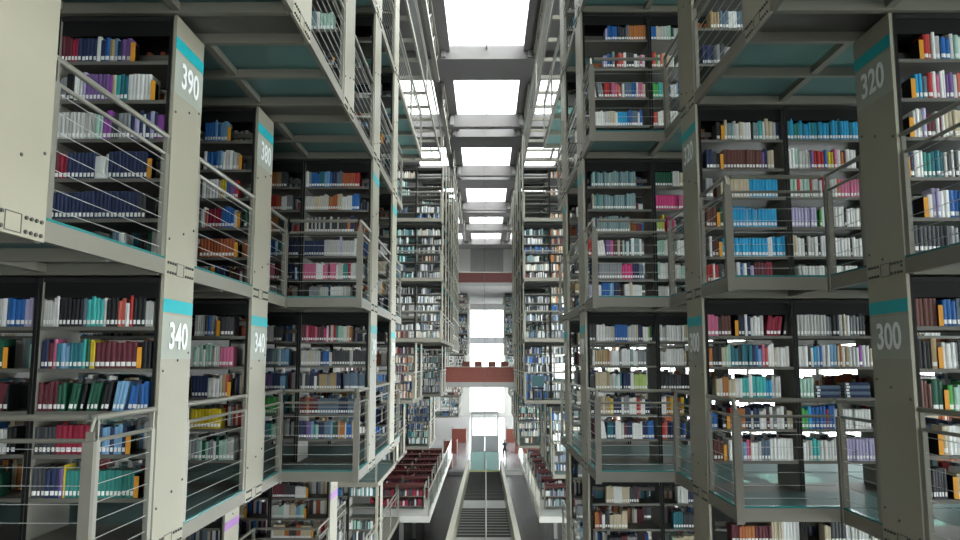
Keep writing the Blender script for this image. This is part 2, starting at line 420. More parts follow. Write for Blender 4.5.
# ------------------------------------------------------------------ book rows
COL = {
 'gw': ('pale grey', (.50, .50, .48)), 'wh': ('white', (.74, .74, .72)), 'bk': ('black', (.013, .013, .015)), 'gy': ('grey', (.24, .25, .26)),
 'tq': ('turquoise', (.06, .44, .42)), 'sa': ('salmon red', (.55, .12, .09)), 'rd': ('red', (.42, .03, .03)), 'cr': ('crimson', (.27, .015, .04)),
 'ma': ('maroon', (.12, .025, .035)), 'nv': ('navy blue', (.018, .03, .085)), 'bl': ('blue', (.02, .12, .38)), 'lb': ('light blue', (.18, .36, .56)),
 'cy': ('cyan blue', (.02, .33, .60)), 'te': ('dark teal', (.02, .15, .19)), 'tg': ('teal green', (.03, .22, .19)), 'dg': ('dark green', (.015, .09, .055)),
 'gr': ('bright green', (.07, .38, .08)), 'mi': ('mint green', (.36, .55, .46)), 'ye': ('yellow', (.62, .46, .02)), 'or': ('orange brown', (.42, .15, .04)),
 'br': ('brown', (.13, .05, .04)), 'be': ('beige', (.55, .47, .33)), 'ta': ('tan', (.40, .29, .15)), 'pu': ('purple', (.18, .10, .28)), 'vi': ('violet', (.30, .08, .38)),
 'la': ('lavender', (.42, .38, .58)), 'pk': ('pink', (.58, .14, .26)), 'mg': ('magenta pink', (.60, .05, .20)), 'lm': ('lime green', (.40, .52, .16)), 'sl': ('slate blue', (.11, .16, .22)),
 'gt': ('grey teal', (.20, .29, .30)), 'dk': ('dark grey', (.05, .052, .058)), 'bo': ('brick orange', (.40, .10, .035)),
}
BM = {}
def bmat(c):
    if c not in BM: BM[c] = mat('cover_' + COL[c][0].replace(' ', '_'), COL[c][1], .5, spec=.3, noise=.12, nscale=14)
    return BM[c]
# runs, left to right; token = colour code + count + modifiers: t thin, w wide, x extra wide, s short, h tall, / lean right, \ lean left, n no label; _N = gap of N cm; E = bookend
ROWS = {
 ('left', 1, 0, 0): [ # bottom to top, unit 0 (next to the pillar)
   'dk3 nv3 pu1 ye1t tg17 E', 'dk5 cr7w nv2 lb2 nv1 lb2 nv1 E', 'ma4w dg2 dg2/ bk1/ dg3/ bk2/ lb3/ bl2/ nv1 bl3 E bk2n', 'nv2 ma1 pk1 te1 lb2 te3 tq1 dg1 ye2t ma8w E bk2n', 'gw4t wh2t bk6 sl1 tq4 wh1t bk3 sa2 wh1 rd1 bk3 gw3t sa1 wh2 cr1 dk1 E'],
 ('left', 1, 0, 1): [
   '_55 lb1 te2 lb2 dg1 dg1s', '_55 nv1 bl1 lb2w bl1 wh1 gw2 bk2', '_55 ma2/ ma3/ bk1', '_50 dg1 gw1 mi3t dg1 wh1 dg1 E', '_50 gw6 wh1 bl1 bl3 la2'],
 ('left', 1, 1, 0): [
   '_30 gy2s _20 sl2s wh1s', 'nv8 nv14 dk2', 'ma1 cr2 nv7 wh1x wh1t nv10 E', 'gw9 gw1 mi2 vi2 dk3t gy3 nv1 la1 nv1 wh1t nv1 la1 nv1 vi2w _3 gy1', 'gy2 bk2 wh2t gw1 la1 pu6 vi1 be1 tq1 te2 wh6 E', 'ma2 ma1 cr2 nv5 wh1 nv1 bl1 ta1w lb1 nv1 pu2 E'],
 ('left', 2, 1, 0): [
   '_40 gy4s E nv3s', '_40 bo11 E', '_40 wh2t sa1 cr4 bl4 wh1 E _4 dg2', '_40 wh5 gw1 ye2 bl1 pu2 rd1', '_40 wh1 bl4 lb1 wh3 gw2 E', '_40 bl4 lb1 bl1 lb2 E'],
 ('left', 2, 0, 0): [
   '_38 wh1t gy2 mi1 dg1 mi1 gy2t wh1 dg1 mi2 gw2 E', '_38 ye9', '_38 nv5 wh3 gw1 ta1 sa1 E', '_38 mi1 wh1t mi1 wh1t mi2 gw4t pk4', '_38 gw5t dk1 bl1 gy2 E dk4'],
 ('left', 3, 1, 0): [
   '_10 gy4s gw4s nv1s wh5s gw3s', 'pk5 wh3 pk2 ma1 pk3 wh1t gw2 tg2 cr1 gw5 sl3', 'nv8 gw6 la1h gw5 wh1', 'be1 wh1t dk1 gw1t dk1 gw1t dk1 gw1t dk1 gw1t dk2 gw1t dk2 gw1t dk3 or1 nv2', 'gw4 be3 gw3 or2 bo2 be2 wh4 bl3', 'wh1 gt1 bl3 te2 lb2 bl1 nv2 sl2 bo5 rd2'],
 ('left', 3, 0, 0): [
   'nv3 pu2 lb1 tg1 mi1 nv2 sl2 lb1 dg1 dk1 ta1 or2 wh1t bl2 be1', 'ma3 or1 ma3 sl8 nv4 sl3 gy2', 'dk1 gw1 dk2 nv2 wh1 dk1 ta3 gy1 ta3 nv2 _5 sl3x', 'gw3 be1 gw3 nv1 bl2 wh1 dk7 gw1 dk5', 'ma2 pk1 cr3 pk1 ma2 dk1 mg1 wh1 cr1 gw1 rd1 tg1 mi2 wh1 be1 or1'],
 ('left', 3, 1, 1): ['_50 wh4s gy3s', '_40 wh3/ pk2 ma3 nv4', '_50 bl3 gw1 te2 _9 nv4', '_50 or4 dk4', '_50 rd3 bo2 wh2 gy2', '_50 or3 ta2 dk2'],
 ('left', 3, 0, 1): ['_50 pu2 tg2 mi2', '_50 gr6 E', '_50 pu4 nv3 lb2', '_50 sl3 gt3 wh1 lb3', '_50 gy2 wh2 dk3'],
 ('right', 1, 1, 0): [
   'dk9 gy2', '_14 E wh1 la2 wh2 bl4 cy2 wh6 te1', 'E nv1 wh2 tg2 te3 gw1t dk1 wh1t dk1 wh2 gw1t wh1 be2', '_6 E wh2t gw1t la1 ma2 wh1 cr1t wh1t be7 gw4', '_10 E cy2 sl1 rd1 wh1 pk1 wh2t pu2 wh1 sa1 nv1 bl2', '_20 E rd1 sa1 wh1 gw1 bl2 wh1 mi1 wh2 sa1t wh2 lb1'],
 ('right', 1, 0, 0): ['dk7t _4 E be1 wh5', '_12 E be1 wh7 gw3', 'br3n dg2w E gr1 mi2 gr1 wh2 pk2', 'bk3n ta1 E wh3 gw1t dk1t wh2 gw1t be2 bl2', 'br5n E bl3 sl2 la3'],
 ('right', 2, 1, 0): [
   '_2 rd2 wh1t rd1 dk1 _18 wh1 bl1 wh1 nv1 la1 ma4 cr2', '_6 wh1 br2 E cy14 wh2t cy4', '_3 br3 E dg1 cy7 lb1 cy2 lb1 cy6', '_4 gy2 _10 be9 cy9', '_6 nv2 dk2 E br12 pu1 nv1 be2', '_20 dk1 E be1 gt2 gw1 wh1 be1 wh3 _3 gt2 tq1 wh1t be2 gw1 nv3'],
 ('right', 2, 1, 1): ['_6 wh8s _5 wh9s', 'be2t wh2 bk1t gw2 wh2t bk1 wh3 gy1 wh5 bk1t wh4', 'la8 _3 gr1 wh7 dk1t wh4 be1', 'mi2 rd1 wh1 mi2 rd1t gw3 cr1 wh1t te1 gw2 sa1 pk6', 'wh2 mi1 gw4 pu1 rd3 bl1 ye2 pk1 wh1 or1 ma1 wh3', 'te1 cy1 tg2 cy1 te1 cy2 tg1 cy1 te1 cy3 te1 cy2 te1 cy3 te1 cy2'],
 ('right', 2, 0, 0): ['_2 br3 E _2 wh3 gw2t lb1 pk1 rd1t wh2 gw1 sl3 wh7', 'bl2 _6 dk1 E rd1 or3 nv2 wh1t nv2 wh2 ma1 wh1 gy1 wh2 bk1 be2 rd1', '_8 be1 gw1 or2 be2 wh2 tq2 wh1 tq4 cy2 gw3', 'or1 bk3 be1 mi2 te2 dk1 te3 nv1 bl1 lb1 pk1 sa1 wh2 be1 wh4 gw2', 'pk3 dk1 br3 _4 E bk1 nv1 wh1 nv1 wh3 gw1 cr4/ bk2/ gw2t bk1'],
 ('right', 2, 0, 1): ['wh2 gw1 tq2 wh4 gw1t bk1t wh1 br1t la9', 'gr2 cy1 bl4 cr1 bl2 wh11', 'mi4 FF4 FF5', 'wh3 dk1 wh1 cy1 lb1 bl1 wh2 lb2 be1 or1 wh1 ta1 wh3 vi1 wh2 be1', 'gw9 gy2 bk2 wh1 be1 wh1 gy3 dk2'],
 ('right', 3, 1, 0): ['la1 wh1 bl2 wh1 bl3 lb2 nv2 _7 wh2 be1 wh4', '_4 nv3 gy9 mg4 nv3 sl2', 'rd3 wh3\\ pu2 pk1 ma1 dk1 be1 dk1 gw1 te1 wh1 te1 wh1 gt2 wh1', '_8 gt1 nv1t gt1 gy1 gt2 sl1t gt4 sl1t gt4', '_8 be1t gt1 tg1 gt2 te1t gt3 te1t gt4 te1t gt4', '_7 gt1 mi1t te1 gt2 te1t gt2 mi1t gt3 te1t gt3 te1 gt2'],
 ('right', 3, 1, 1): ['gw3s wh4s', 'mi1 wh3 gy1 wh4 mi2', 'mi3 wh4 gt1 wh4', 'lm2 ye1 _4 mg3', 'mg9 pk2', 'dg7 wh3 be2 dk4'],
 ('right', 3, 0, 0): ['_12 wh2\\ te2 nv1 wh2 gw1 ma1 nv2 wh4 nv2 bl2 gw3', 'dk2 sl1 ta1 gw1 ta2 ye1 nv3 wh1 gy2 wh3 rd1 sa1 wh2 nv2', '_8 be4 ta1 gw2 mi1 wh1 te1 _2 nv3 wh1 lm5', '_4 wh1 ta5 or1 gw1 wh3 gy1 wh3 gt1 wh2 gy3', 'dk2 _2 wh3 gw3 be1 bl5 gw3 be1 nv2 wh2 lm1 dg1 nv1 tq1'],
 ('right', 3, 0, 1): ['rd1 sa1 nv6 bl1', 'wh2 or2 ye1 rd1 or2 ye1', 'bk2 dk6 bk3', 'gw2 wh7 be1', 'gw3 wh6 be2 gw3'],
 ('right', 3, 2, 0): ['gy3s', '_15 wh4 gw2 be2 wh1 cy4 bl2 sl1x wh1 bl1', '_5 gw2 wh1\\ gy2\\ rd2 ma1 pk2 sa1\\ wh1 sl3 bl2 gw1 pk2 be1', '_30 la2 bl1 dk1 gt1 _3 rd1 sa2 wh1 dk3 wh1 gw1 pk1 wh1', '_34 la1 bl4 nv1 dk3 sl1 or7'],
 ('right', 3, 2, 1): ['', 'rd1 sa1 wh2 be1 _4 dg1 wh3', 'gr2 tq2 mi1 _4 te1 wh2 lb1 nv1', 'rd1 sa1 gr1 wh1 sa1 be3 wh2', 'bl2 be1 gw3 mi2 dg1 gw2 or2 be1'],
}
PALS = [['gw', 'wh', 'gy', 'be', 'nv', 'dk', 'sl', 'ta'], ['nv', 'dk', 'bl', 'gy', 'ma', 'wh'], ['wh', 'gw', 'lb', 'gt', 'mi', 'be', 'rd'], ['ma', 'or', 'be', 'wh', 'dk', 'bo'], ['dk', 'bk', 'gy', 'gw', 'te', 'dg']]
def random_row(r, full=.8, left=True):
    pal = r.choice(PALS); s = '' if left else '_%d ' % r.randint(0, 25); n = 0; lim = r.uniform(10, 25) * full
    while n < lim:
        c = r.randint(1, 5); s += '%s%d%s ' % (r.choice(pal), c, r.choice(['', '', 't', '', 's'])); n += c
    if left and r.random() < .5: s += 'E'
    return s
BACKS = []; BOOKS = []; ENDS = []; FLATS = []
def parse_row(key, runs, x0, yf, z, meta):
    r = random.Random(hash(str(key)) if False else sum(ord(c) * (i + 3) for i, c in enumerate(str(key))))
    x = x0 + .038; xmax = x0 + U - .04
    for tk in runs.split():
        if tk[0] == '_': x += int(tk[1:]) / 100; continue
        if tk == 'E':
            if x + .09 < xmax: ENDS.append((x + .004, yf, z, key, meta)); x += .05
            continue
        if tk[:2] == 'FF':
            FLATS.append((x + .01, yf, z, int(tk[2:]), key, meta)); x += .36; continue
        c = tk[:2]; i = 2
        while i < len(tk) and tk[i].isdigit(): i += 1
        n = int(tk[2:i]); mod = tk[i:]
        sc_ = .9 if key[0] == 'left' and key[1] == 1 else 1.
        t0 = .026 if 't' in mod else .054 if 'w' in mod else .11 if 'x' in mod else .040
        h0 = .205 if 's' in mod else .295 if 'h' in mod else r.choice([.235, .25, .26]) if n > 2 else r.uniform(.215, .275)
        jt = .04 if n > 4 else .25
        lean = .16 if '/' in mod else -.16 if '\\' in mod else 0
        for q in range(n):
            th = t0 * sc_ * r.uniform(1 - jt, 1 + jt); h = h0 * (r.uniform(.985, 1.015) if n > 4 else r.uniform(.93, 1.06))
            ex = abs(lean) * h * .6
            if q == 0 and lean: x += ex
            if x + th + (ex if lean > 0 else 0) > xmax: return
            if th > .012:
                BOOKS.append(dict(x=x, y=yf + .022 + r.uniform(0, .012), z=z, t=th - .0015, h=min(h, .315), d=r.uniform(.16, .2), c=c, lean=lean, lab='n' not in mod, key=key, meta=meta))
            x += th
            if q == n - 1 and lean: x += ex * .3
case_count = {}
def build_range(side, di, k, n, far=False):
    e = edge(side, k, D[di])
    if e is None: return
    yf = D[di] - W / 2
    for u in range(n):
        x0 = e - .034 - (u + 1) * U if side == 'left' else e + .034 + u * U
        pl = PLACE.get((side, di, k))
        where = ORDS[u] + ' bookcase from the nave behind the ' + pl if pl else '%s bookcase out from the %s nave edge' % (ORDS[u], side)
        if pl and u == 0: lab = 'tall dark bookcase touching the ' + pl
        else: lab = 'dark bookcase, %s row on the %s, %s from nave, %s' % (ORDS[di - 1], side, ORDS[u], LEVELNAME[k])
        bookcase(x0, yf, k, lab)
        rows = ROWS.get((side, di, k, u)); of = offs(k)
        r = random.Random(di * 100 + k * 10 + u + (5 if side == 'left' else 0))
        for si, oz in enumerate(of):
            runs = rows[si] if rows else random_row(r, .95 if k >= 0 else .8, side == 'left')
            parse_row((side, di, k, u, si), runs, x0, yf, zt(k) + oz, rows is not None)
            if r.random() < .9: BACKS.append((x0, yf, zt(k) + oz, r.random(), side))
for side in ('left', 'right'):
    for k in (0, 1):
        for di in (1, 2, 3, 4): build_range(side, di, k, 3 if di < 3 else 2)
    for di in (2, 3, 4): build_range(side, di, 2, 2)
    build_range(side, 4, 3, 2); build_range(side, 3, 3, 1); build_range(side, 4, 4, 1)
    for di in ((3, 4) if side == 'left' else (2, 3, 4)): build_range(side, di, -1, 2)
# visibility of each book behind the pillar plates and inside the frame
def hidden(x, y, z):
    for px, pa, pb, z0, z1 in PLATES:
        if (px > 0) != (x > 0) or abs(px) > abs(x): continue
        t = px / x
        if t < 1 and pa <= y * t <= pb and z0 <= z * t <= z1: return True
    # behind the deck edge beams
    return False
for b in BOOKS:
    cx, cz = b['x'] + b['t'] / 2, b['z'] + b['h'] / 2
    u, v = proj(cx, b['y'], cz); b['vis'] = 2 < u < 958 and 2 < v < 538 and not hidden(cx, b['y'], cz)
    dd = b['y']; b['area'] = b['t'] * b['h'] / dd / dd if b['vis'] else 0
    if b['vis'] and b['key'][0] == 'left' and b['key'][1] > 2 and b['key'][2] == 0 and b['x'] < -2.9: b['area'] *= .3
order = sorted((b for b in BOOKS if b['vis'] and b['meta'] and b['key'][2] in (0, 1)), key=lambda b: -b['area'])
for b in order[:296]: b['solo'] = True
def book_mesh(m, b, ox=0, oy=0, oz=0, detail=True):
    t, h, d = b['t'], b['h'], b['d']; cm = bmat(b['c']); x, y, z = b['x'] - ox, b['y'] - oy, b['z'] - oz
    n0 = len(m.v); cv = min(.0035, t * .14)
    if detail:
        m.box(x, x + cv, y + .004, y + d, z, z + h, cm); m.box(x + t - cv, x + t, y + .004, y + d, z, z + h, cm)      # boards
        m.box(x + cv, x + t - cv, y + .012, y + d - .004, z + .003, z + h - .004, M['paper'])                        # pages
        seg = 4; i = m.mi(cm); n = len(m.v)                                                                            # rounded spine
        for zz in (z, z + h):
            for q in range(seg + 1):
                a = PI * q / seg; m.v.append((x + t / 2 - math.cos(a) * t / 2, y + .008 - math.sin(a) * min(.008, t * .3), zz))
        for q in range(seg):
            m.f.append((n + q, n + q + 1, n + seg + 2 + q, n + seg + 1 + q)); m.m.append(i)
        if b['lab']:
            j = m.mi(M['label']); n = len(m.v); z0, z1 = z + .022, z + .06
            for zz in (z0, z1):
                for q in range(seg + 1):
                    a = PI * q / seg; m.v.append((x + t / 2 - math.cos(a) * (t / 2 - .001), y + .0072 - math.sin(a) * min(.008, t * .3), zz))
            for q in range(seg):
                m.f.append((n + q, n + q + 1, n + seg + 2 + q, n + seg + 1 + q)); m.m.append(j)
    else:
        m.box(x, x + t, y, y + d, z, z + h, cm)
        if b['lab']: m.quad([(x + .002, y - .001, z + .022), (x + t - .002, y - .001, z + .022), (x + t - .002, y - .001, z + .06), (x + .002, y - .001, z + .06)], M['label'])
    if b['lean']:
        c, s = math.cos(b['lean']), math.sin(b['lean']); px = x + (t if b['lean'] > 0 else 0)
        px = x if b['lean'] < 0 else x + t
        for q in range(n0, len(m.v)):
            vx, vy, vz = m.v[q]; rx, rz = vx - px, vz - z; m.v[q] = (px + rx * c + rz * s, vy, z - rx * s + rz * c)
        lo = min(v[2] for v in m.v[n0:])
        for q in range(n0, len(m.v)): vx, vy, vz = m.v[q]; m.v[q] = (vx, vy, vz - lo + z)
SHELFDOWN = ['top', 'second', 'third', 'fourth', 'fifth', 'sixth']
def shelf_phrase(key):
    side, di, k, u, si = key; n = len(offs(k)); j = n - 1 - si
    return 'top shelf' if j == 0 else 'bottom shelf' if si == 0 else SHELFDOWN[j] + ' shelf down'
NEARBY = {('left', 1, 1, 0): 'left of 390', ('left', 1, 0, 0): 'left of nearest 340', ('left', 1, 0, 1): 'lower left corner bookcase',
          ('left', 2, 1, 0): 'between 390 and 380', ('left', 2, 0, 0): 'between both 340 pillars',
          ('left', 3, 1, 0): 'upper left balcony', ('left', 3, 0, 0): 'lower left balcony', ('left', 3, 1, 1): 'just beyond the 380 pillar', ('left', 3, 0, 1): 'just beyond the farther 340',
          ('right', 1, 1, 0): 'upper right edge bookcase', ('right', 1, 0, 0): 'lower right edge bookcase',
          ('right', 2, 1, 0): 'upper right bay, left bookcase', ('right', 2, 1, 1): 'upper right bay, right bookcase',
          ('right', 2, 0, 0): 'lower right bay, left bookcase', ('right', 2, 0, 1): 'lower right bay, right bookcase',
          ('right', 3, 1, 0): 'upper middle-right balcony', ('right', 3, 1, 1): 'upper slot left of small 320', ('right', 3, 0, 0): 'lower middle-right balcony', ('right', 3, 0, 1): 'lower slot left of small 300'}
cnt = {}; far_mb = MB(); near_mb = MB()
for b in sorted(BOOKS, key=lambda b: (str(b['key']), b['x'])):
    if b['vis']: cnt[b['key']] = cnt.get(b['key'], 0) + 1
    if b.get('solo'):
        m = MB(); ox, oy, oz = b['x'] + b['t'] / 2, b['y'], b['z']; book_mesh(m, b, ox, oy, oz)
        o = m.build('book', None, (ox, oy, oz)); nm = COL[b['c']][0]
        kind = 'leaning book' if b['lean'] else 'slim book' if b['t'] < .03 else 'thick volume' if b['t'] > .047 else 'book'
        tag(o, '%s %s, %s from left, %s, %s' % (nm, kind, ORDS[cnt[b['key']] - 1], shelf_phrase(b['key']), NEARBY.get(b['key'][:4], 'near shelves')), 'book', 'books on the near shelves')
    else:
        det = b['vis'] and b['y'] < 13
        book_mesh(near_mb, b, detail=det)
for (x0, yf, z, q, side) in BACKS:
    r = random.Random(int(q * 1e6)); pal = r.choice(PALS); x = x0 + .04 + r.uniform(0, .12); xm = x0 + U - .05 - r.uniform(0, .2)
    while x < xm:
        th = r.uniform(.028, .055); near_mb.box(x, x + th - .0015, yf + W - .23, yf + W - .03, z, z + r.uniform(.2, .285), bmat(r.choice(pal))); x += th
tag(near_mb.build('shelved_books'), 'packed rows of coloured books filling the rest of the near shelves', 'books', None, 'stuff')
# flat piles of navy volumes
fi = 0
for (x, yf, z, n, key, meta) in FLATS:
    for q in range(n):
        m = MB(); b = dict(x=-.0, y=0, z=0, t=.036, h=.31, d=.2, c='sl' if q % 2 else 'nv', lean=0, lab=True)
        mm = MB(); book_mesh(mm, b)
        mm.v = [(vz, vy, .036 - vx) for vx, vy, vz in mm.v]
        o = mm.build('book', None, (x + RND.uniform(0, .02), yf + .03, z + q * .0365))
        tag(o, '%s book lying flat, %s up in the %s pile, lower right bay' % ('slate blue' if q % 2 else 'navy blue', ORDS[q], ['left', 'right'][fi % 2]), 'book', 'books lying flat')
    fi += 1
# bookends
be_plate = MB().box(0, .004, 0, .15, 0, .2, M['black']); be_plate.box(0, .045, 0, .15, 0, .003, M['black']); be_me = be_plate.mesh('bookend')
st_me = MB().box(0, .04, -.008, .0, .004, .19, M['orange']).mesh('orange_strip')
ec = {}
for (x, yf, z, key, meta) in ENDS:
    u, v = proj(x, yf, z + .1)
    if not (0 < u < 960 and 0 < v < 540) or hidden(x, yf, z + .1): continue
    ec[key] = ec.get(key, 0) + 1
    side, di, k, un, si = key
    o = bpy.data.objects.new('bookend', be_me); C.objects.link(o); o.location = (x, yf + .022, z)
    place = NEARBY.get(key[:4], '%s row %s, %s bookcase %s' % (ORDS[di - 1], side, ORDS[un], LEVELNAME[k]))
    tag(o, 'black bookend with orange strip, %s, %s' % (shelf_phrase(key), place), 'bookend', 'bookends on the shelves')
    s = bpy.data.objects.new('orange_strip', st_me); C.objects.link(s); s.parent = o; s['label'] = 'orange strip'
# ------------------------------------------------------------------ far stacks of shelving beyond the gap
FAR = MB()
def far_case_mesh(n_sh=6):
    m = MB(); wd = U - .006
    m.box(0, .03, 0, W, 0, 2.3, M['panel'], front=M['black']); m.box(wd - .03, wd, 0, W, 0, 2.3, M['panel'], front=M['black'])
    for oz in OFF1: m.box(.031, wd - .031, .006, W - .006, oz - .03, oz, M['shelf'])
    m.box(.031, wd - .031, .004, W - .004, 2.2, 2.3, M['top'])
    return m.mesh('bookcase')
FCM = far_case_mesh()
FPAL = [['gw', 'wh', 'gy', 'dk', 'sl'], ['dk', 'bk', 'gy', 'gw'], ['wh', 'gw', 'gt', 'be', 'gy'], ['nv', 'dk', 'sl', 'gw', 'bl'], ['ma', 'or', 'be', 'wh', 'dk', 'gy'], ['te', 'gt', 'mi', 'wh', 'dk']]
def far_books(x0, yf, z, r, coarse=False, fill=.75):
    pal = r.choice(FPAL)
    for oz in OFF1:
        if r.random() < (.15 if z < 5 else .6): continue
        if r.random() < .4: pal = r.choice(FPAL)
        x = x0 + .04 + (r.uniform(0, .3) if r.random() < .4 else 0); xm = x0 + U - .04 - r.uniform(0, .45) * (1 if r.random() < .7 else 0)
        while x < xm:
            th = r.uniform(.07, .16) if coarse else r.uniform(.03, .065); h = r.uniform(.19, .3)
            if r.random() > .08: FAR.box(x, min(x + th - .004, xm), yf + .03, yf + .22, z + oz, z + oz + h, bmat(r.choice(pal)), skip='bk')
            x += th
NW = ['zero', 'one', 'two', 'three', 'four', 'five', 'six', 'seven', 'eight', 'nine']
def far_module(side, name, ya, nr, planes, levels, n_front, n_back, coarse, yb=None):
    sg = -1 if side == 'left' else 1
    for k in levels:
        e = planes(k)
        if e is None: continue
        z = zt(k); r = random.Random(int(ya) * 31 + k * 7 + (3 if side == 'left' else 0)); yend = ya + (nr - 1) * 2.576 + W + .9
        t = empty('walkway_deck', (e, ya - .7, z - .15), '%s walkway deck on the %s, %s' % (name, side, NW[k + 3] + ' storeys above the hall floor'), 'walkway deck')
        off = (e, ya - .7, z - .15)
        def B(nm, x0, x1, y0, y1, z0, z1, mt): MB().box(min(x0, x1) - off[0], max(x0, x1) - off[0], y0 - off[1], y1 - off[1], z0 - off[2], z1 - off[2], mt).build(nm, t)
        B('edge_beam', e, e + sg * .05, ya - .7, yend, z - .14, z, M['beam']); B('front_beam', e + sg * .05, e + sg * 5.5, ya - .7, ya - .65, z - .14, z, M['beam'])
        B('glass_panel', e + sg * .05, e + sg * 5.5, ya - .65, yend, z - .03, z, M['deckglass'])
        for i in range(nr): B('cross_beam', e + sg * .05, e + sg * 5.5, ya + i * 2.576 + .3, ya + i * 2.576 + .38, z - .14, z - .031, M['beam'])
        # railing along nave edge and across the front
        rt = empty('cable_railing', (e + sg * .03, ya - .68, z), 'railing of the %s %s deck %s storeys above the hall floor' % (name, side, NW[k + 3]), 'railing')
        L = yend - ya + .68
        MB().tube((0, 0, 1.1), (0, L, 1.1), .03, M['rail'], 6).build('top_rail', rt)
        MB().tube((0, 0, .92), (0, L, .92), .02, M['rail'], 6).build('middle_rail', rt)
        MB().tube((0, 0, 1.1), (sg * 4, 0, 1.1), .03, M['rail'], 6).build('top_rail', rt)
        for i in (0, nr - 1): MB().box(-.03, .03, i * 2.576 + .0, i * 2.576 + .06, 0, 1.1, M['rail']).build('post', rt)
        for i in range(nr):
            yf = ya + i * 2.576
            for u in range(n_front if i == 0 else n_back):
                x0 = e - .034 - (u + 1) * U if side == 'left' else e + .034 + u * U
                o = bpy.data.objects.new('bookcase', FCM); C.objects.link(o); o.location = (x0 + .003, yf, z)
                tag(o, 'distant dark bookcase in the %s stack on the %s side of the nave' % (name, side), 'bookcase', 'bookcases of the %s stack %s' % (name, side))
                far_books(x0, yf, z, r, coarse)
    # pillars
    for i in range(nr):
        lv = [k for k in levels if planes(k) is not None]
        segs = []
        for k in lv:
            if segs and abs(segs[-1][0] - planes(k)) < .01: segs[-1][2] = k
            else: segs.append([planes(k), k, k])
        for e, k0, k1 in segs:
            z0 = zt(k0) - .15; z1 = zt(k1 + 1) - .16 if k1 < lv[-1] or k1 < 3 else zt(k1 + 1) + 1.2
            yc = ya + i * 2.576 + W / 2
            t = empty('steel_pillar', (e, yc, z0), '%s pillar plate of the %s stack on the %s, %s row back' % (['upper', 'lower'][k0 < 1], name, side, ORDS[i]), 'pillar')
            a, b = (-.03, 0) if side == 'left' else (0, .03)
            MB().box(a, b, -W / 2, W / 2, 0, z1 - z0, M['plate']).build('plate', t)
            s = MB()
            for k in range(k0, k1 + 1): s.box(0 if sg < 0 else -.004, .004 if sg < 0 else 0, -W / 2 + .001, W / 2 - .001, zt(k) + 2.0 - z0, zt(k) + 2.12 - z0, M['teal'])
            s.build('stripe', t)
LB = {-1: -3.63, 0: -2.9}
far_module('left', 'middle', 31.5, 5, lambda k: -1.81, range(1, 4), 3, 1, False)
far_module('left', 'lower middle', 31.5, 2, lambda k: LB.get(k), range(-1, 1), 3, 1, False)
far_module('left', 'inner lower middle', 37.6, 2, lambda k: -2.15 if k == 0 else -2.7, range(-1, 1), 2, 1, False)
RB = {-1: 2.664}
far_module('right', 'middle', 31.5, 5, lambda k: 1.561, range(0, 4), 4, 1, False)
far_module('right', 'lower middle', 28.5, 3, lambda k: 2.4, range(-1, 0), 3, 1, False)
far_module('right', 'inner lower middle', 38.0, 3, lambda k: 1.561, range(-1, 0), 2, 1, False)
far_module('left', 'farther', 58.0, 5, lambda k: {-2: -4.6, -1: -4.2, 0: -3.3}.get(k, -2.5), range(-2, 6), 2, 1, True)
far_module('right', 'farther', 58.0, 5, lambda k: {-2: 5.0, -1: 4.4, 0: 3.0}.get(k, 2.4), range(-2, 6), 2, 1, True)
far_module('left', 'farthest', 92.0, 4, lambda k: {0: -2.6, -1: -2.9, -2: -3.2}.get(k, -2.2) if k < 4 else None, range(-2, 4), 2, 1, True)
far_module('right', 'farthest', 92.0, 4, lambda k: {0: 2.6, -1: 2.9, -2: 3.3}.get(k, 2.3) if k < 4 else None, range(-2, 4), 2, 1, True)
tag(FAR.build('distant_shelved_books'), 'dense rows of small distant books filling the far stacks', 'books', None, 'stuff')
